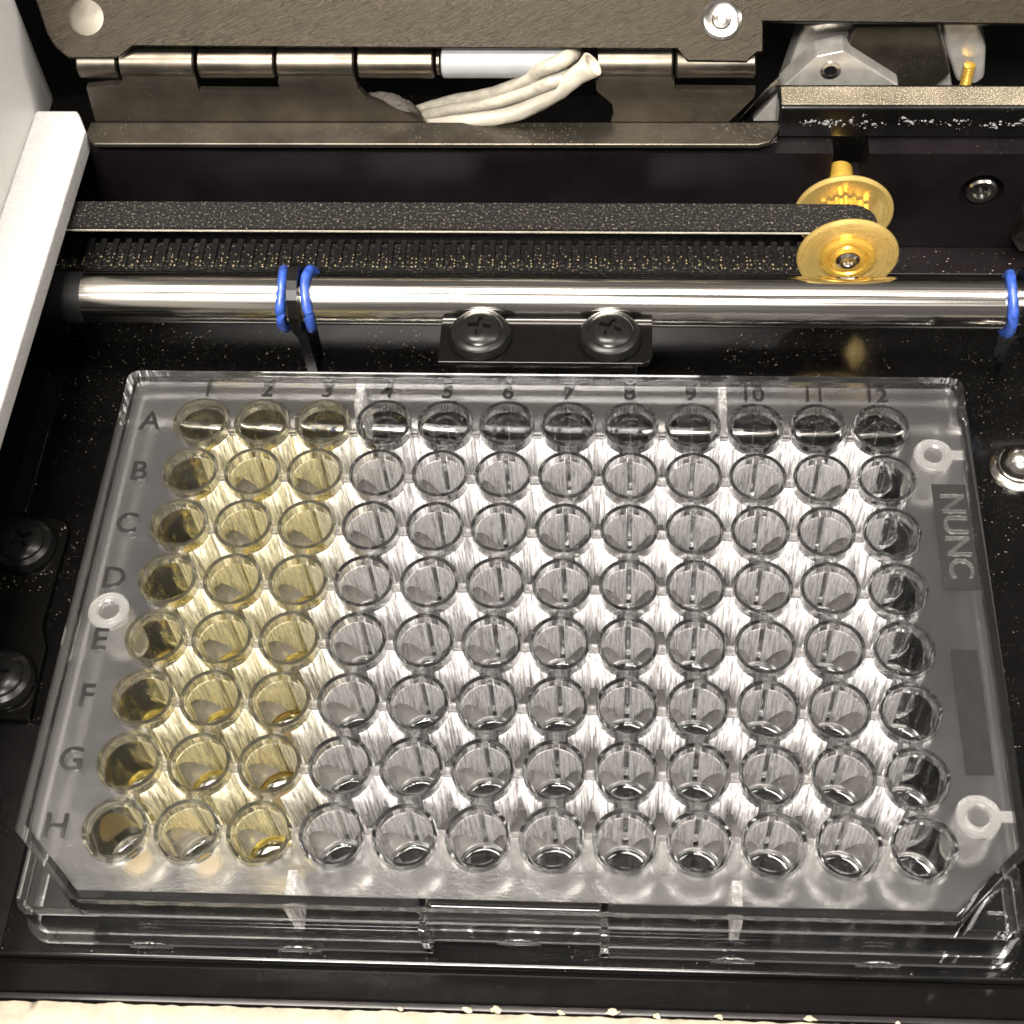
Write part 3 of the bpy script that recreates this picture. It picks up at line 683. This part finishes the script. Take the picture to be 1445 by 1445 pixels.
# walk clockwise: top row left->right, right column down, bottom row right->left, left column up
inner += arc(XC[0], YR[0], 270 + th, 0 - th)
for x in XC[1:-1]: inner += arc(x, YR[0], 180 + th, -th)
inner += arc(XC[-1], YR[0], 180 + th, -90 - th)
for y in YR[1:-1]: inner += arc(XC[-1], y, 90 + th, -90 - th)
inner += arc(XC[-1], YR[-1], 90 + th, -180 - th)
for x in XC[-2:0:-1]: inner += arc(x, YR[-1], th, -180 - th)
inner += arc(XC[0], YR[-1], th, -270 - th)
for y in YR[-2:0:-1]: inner += arc(XC[0], y, 270 + th, 90 - th)
deck = prism_me('deck', octagon(HX - 1.17, HY - 1.17, CHF - 0.48, 0.7, ZD), (0, 0, -1.1), 0, [inner])
deck.materials.append(M['frost']); deck.materials.append(M['clear'])
for p in deck.polygons: p.material_index = 0 if p.normal.z > 0.5 else 1
link('deck', deck, None, wp)

# one well: tapered cup with rounded rim and flat base
RI, RIB, ZB = 3.50, 3.28, 3.2
prof = [(0, ZB), (RIB - 0.85, ZB), (RIB - 0.7, ZB), (RIB - 0.35, ZB + 0.08), (RIB - 0.1, ZB + 0.3), (RIB, ZB + 0.7), (RIB + 0.005, ZB + 0.95), (RI - 0.012, ZT - 0.2), (RI - 0.01, ZT - 0.1), (RI + 0.012, ZT - 0.04), (RI + 0.05, ZT), (RI + 0.08, ZT),
        (RO - 0.08, ZT), (RO - 0.05, ZT), (RO - 0.012, ZT - 0.04), (RO, ZT - 0.1), (RO - 0.002, ZT - 0.2), (3.975, ZT - 2.0), (3.805, 2.5), (3.80, 2.3), (3.74, 1.95), (3.6, 1.8), (3.45, 1.8), (0, 1.8)]
well_me = lathe_me('well', prof, 64, 'Z', False, 40); well_me.materials.append(M['well'])
stain_me = lathe_me('well', prof, 64, 'Z', False, 40); stain_me.materials.append(M['stained'])
liq_me = lathe_me('liquid', [(0, ZB - 0.03), (RIB - 0.6, ZB - 0.03), (RIB + 0.02, ZB + 0.6), (RIB + 0.03, ZB + 1.3), (RIB - 0.35, ZB + 0.85), (RIB - 1.0, ZB + 0.62), (RIB - 2, ZB + 0.52), (0, ZB + 0.5)], 48, 'Z', False, 40)
liq_me.materials.append(M['liquid'])
res_me = lathe_me('residue', [(0, ZB + 0.02), (1.7, ZB + 0.02), (1.75, ZB + 0.06), (1.6, ZB + 0.1), (0, ZB + 0.1)], 40, 'Z')
res_me.materials.append(M['residue'])
for r in range(8):
    for c in range(12):
        w = link('well', stain_me if c < 3 else well_me, None, wp, (XC[c], YR[r], 0)); w.rotation_euler = (0, 0, random.uniform(0, 2 * PI))
        if c < 3:
            if (r, c) in ((7, 0), (5, 2), (6, 2), (7, 1)): link('residue', res_me, None, w)
            if (r, c) not in ((7, 0), (7, 1)): link('liquid', liq_me, None, w)
webx = box_me('web', -0.6, 0.6, -0.5, 0.5, ZD - 0.9, ZD, 0.0)
weby = box_me('web', -0.4, 0.4, -0.6, 0.6, ZD - 0.9, ZD, 0.0)
for m in (webx, weby): m.materials.append(M['frost'])
for r in range(8):
    for c in range(11):
        if 0 < r < 7: link('web', webx, None, wp, (XC[c] + 4.5, YR[r], 0))
for r in range(7):
    for c in range(12):
        if 0 < c < 11: link('web', weby, None, wp, (XC[c], YR[r] - 4.5, 0))
# added white sheet imitating reflections between four wells: four concave sides joined by narrow rib faces
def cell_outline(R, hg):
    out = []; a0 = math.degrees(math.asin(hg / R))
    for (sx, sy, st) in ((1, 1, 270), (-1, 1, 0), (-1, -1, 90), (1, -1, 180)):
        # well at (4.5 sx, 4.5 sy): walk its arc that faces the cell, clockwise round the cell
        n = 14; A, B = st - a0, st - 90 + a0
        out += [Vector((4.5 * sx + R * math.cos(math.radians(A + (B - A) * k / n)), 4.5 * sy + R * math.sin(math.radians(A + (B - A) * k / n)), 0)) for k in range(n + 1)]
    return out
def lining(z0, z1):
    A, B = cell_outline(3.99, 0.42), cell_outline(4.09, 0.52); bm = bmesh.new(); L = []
    def low(p):      # behind each front well the added sheet slants to shape a bright V, higher towards the rib
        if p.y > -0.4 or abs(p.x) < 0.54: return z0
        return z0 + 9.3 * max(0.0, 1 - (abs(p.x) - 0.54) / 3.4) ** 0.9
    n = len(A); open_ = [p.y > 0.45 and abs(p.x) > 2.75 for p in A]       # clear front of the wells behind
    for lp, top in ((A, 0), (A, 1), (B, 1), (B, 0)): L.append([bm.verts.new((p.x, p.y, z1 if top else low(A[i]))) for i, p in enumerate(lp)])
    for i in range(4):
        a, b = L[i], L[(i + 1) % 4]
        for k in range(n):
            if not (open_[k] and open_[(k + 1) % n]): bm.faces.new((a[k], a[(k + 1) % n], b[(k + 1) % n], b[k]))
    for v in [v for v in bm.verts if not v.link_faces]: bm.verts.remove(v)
    bm.faces.new([bm.verts.new((p.x, p.y, z0 + 0.4)) for p in A])       # added grey cap that lightens the black bottom of the cell
    me = finish(bm, 'added_glint_sheet', 40)
    for m in ('streak', 'added_cell_cap', 'streak_dense'): me.materials.append(M[m])
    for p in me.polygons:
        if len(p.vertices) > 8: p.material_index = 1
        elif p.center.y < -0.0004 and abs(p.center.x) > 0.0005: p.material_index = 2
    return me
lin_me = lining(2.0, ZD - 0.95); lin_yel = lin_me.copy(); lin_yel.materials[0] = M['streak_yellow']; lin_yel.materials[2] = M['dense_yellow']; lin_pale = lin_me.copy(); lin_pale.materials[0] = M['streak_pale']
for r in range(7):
    for c in range(11): link('added_glint_sheet', lin_yel if c < 2 else lin_pale if c == 2 else lin_me, None, wp, (XC[c] + 4.5, YR[r] - 4.5, 0))
# ribs between deck edge and skirt
for x in (-27.0, 27.0):
    for s in (-1, 1):
        y0, y1 = (-HY + 1.2, -35.6) if s < 0 else (35.6, HY - 1.2)
        pts = [Vector((x - 0.6, y0, 12.05)), Vector((x - 0.6, y1, 12.05)), Vector((x - 0.6, y1, 4.6)), Vector((x - 0.6, y0, 4.0))]
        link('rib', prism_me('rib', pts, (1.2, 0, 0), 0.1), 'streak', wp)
# tubular posts at the deck edge
post = lathe_me('ring_post', [(1.3, 4.0), (2.75, 4.0), (2.8, ZT - 0.95), (2.6, ZT - 0.75), (1.6, ZT - 0.75), (1.35, ZT - 0.95)], 44, 'Z', True)
for x, y in ((-56.9, -0.2), (56.6, 27.3), (56.6, -27.1)): link('ring_post', post, 'post', wp, (x, y, 0))
for y in (27.3, -27.1): link('post_tab', box_me('post_tab', 59.2, 60.7, y - 0.7, y + 0.7, ZD + 0.02, ZT - 0.85), 'post', wp)
# raised lettering, size plates
for k, s in enumerate('ABCDEFGH'):
    link('row_letter', text_me('row_letter', s, 4.6, 0.16), 'letter', wp, (-57.3, 31.9 - 9.0 * k - (0.6 if s == 'E' else 0), ZD + 0.1))
for k in range(12):
    link('column_number', text_me('column_number', str(k + 1), 3.7, 0.16), 'letter', wp, (XC[k] - 0.2, 37.9, ZD + 0.1))
M['panel'] = mat_plain('polished_panel', (0.012, 0.0115, 0.011), 0.14, 0, 300, 0.1, 0.05)
link('name_panel', box_me('name_panel', 55.8, 60.6, 5.1, 22.3, ZD + 0.02, ZD + 0.14), 'panel', wp)
link('blank_panel', box_me('blank_panel', 55.7, 59.2, -21.6, -4.0, ZD + 0.02, ZD + 0.14), 'panel', wp)
link('maker_name', text_me('maker_name', 'NUNC', 4.7, 0.2, -PI / 2), 'frost', wp, (58.3, 13.8, ZD + 0.26))
link('mould_number', text_me('mould_number', '1', 2.6, 0.2, -PI / 2), 'frost', wp, (58.2, -37.5, ZLG + 0.08))
# half-moon moulding marks at the foot
for x in (-46.5, -27.5, 0.2, 27.0, 45.0):
    yy = -HY - 0.98 if abs(x) > 5 else -HY + 0.6
    pts = [Vector((x + 2.8 * math.cos(a * PI / 12), yy, 0.1 + 1.9 * math.sin(a * PI / 12))) for a in range(13)]
    link('moulding_mark', prism_me('moulding_mark', pts, (0, -0.22, 0), 0.05), 'clear', wp)

# ================================================================== DUST
gv, gf = [], []
def grain(x, y, z, s, h=0.5):
    k = len(gv); a = random.uniform(0, 6.28); sx = s * random.uniform(0.7, 2.0)
    for j in range(5):
        t = a + j * 1.2566; r = random.uniform(0.7, 1.1)
        gv.append(((x + sx * r * math.cos(t)) * MM, (y + s * r * math.sin(t)) * MM, (z - 0.02) * MM))
    gv.append((x * MM, y * MM, (z + s * h) * MM))
    gf.extend((k + j, k + (j + 1) % 5, k + 5) for j in range(5))
cnt = 0
while cnt < 9000:
    x, y = random.uniform(-84, 84), random.uniform(-42.5, 71)
    if abs(x) < 63.5 and -42.3 < y < 41.8: continue
    if x < -77 and y > 25 and x < -82: continue
    d = noise.noise(Vector((x * 0.06, y * 0.06, 5))) + 0.5 * noise.noise(Vector((x * 0.25, y * 0.25, 2))) + (0.25 if y > 42 else 0) + (0.2 if x > 62 else 0)
    if d < 0.12 and random.random() > 0.06: continue
    grain(x, y, 0.02, 0.02 + 0.08 * random.random() ** 6); cnt += 1
for k in range(240):
    a = random.uniform(-2.6, 0.9); rr = random.gauss(6.0, 1.1)
    px_, py_ = -75.9 + rr * math.cos(a), 17 + rr * math.sin(a)
    if rr > 4.8 and noise.noise(Vector((px_ * 0.8, py_ * 0.8, 4))) > -0.1: grain(px_, py_, 1.24 if px_ < -71.2 else 0.02, 0.03 + 0.08 * random.random() ** 3)
for k in range(220):
    grain(random.uniform(-78, 90), random.uniform(72, 77.5), 2.62, 0.05 + 0.09 * random.random() ** 3)
dme = bpy.data.meshes.new('dust'); dme.from_pydata(gv, [], gf); dme.update()
du = link('dust', dme, 'dust'); du['kind'] = 'stuff'
tag(du, 'pale dust grains scattered over the black base', 'dust')
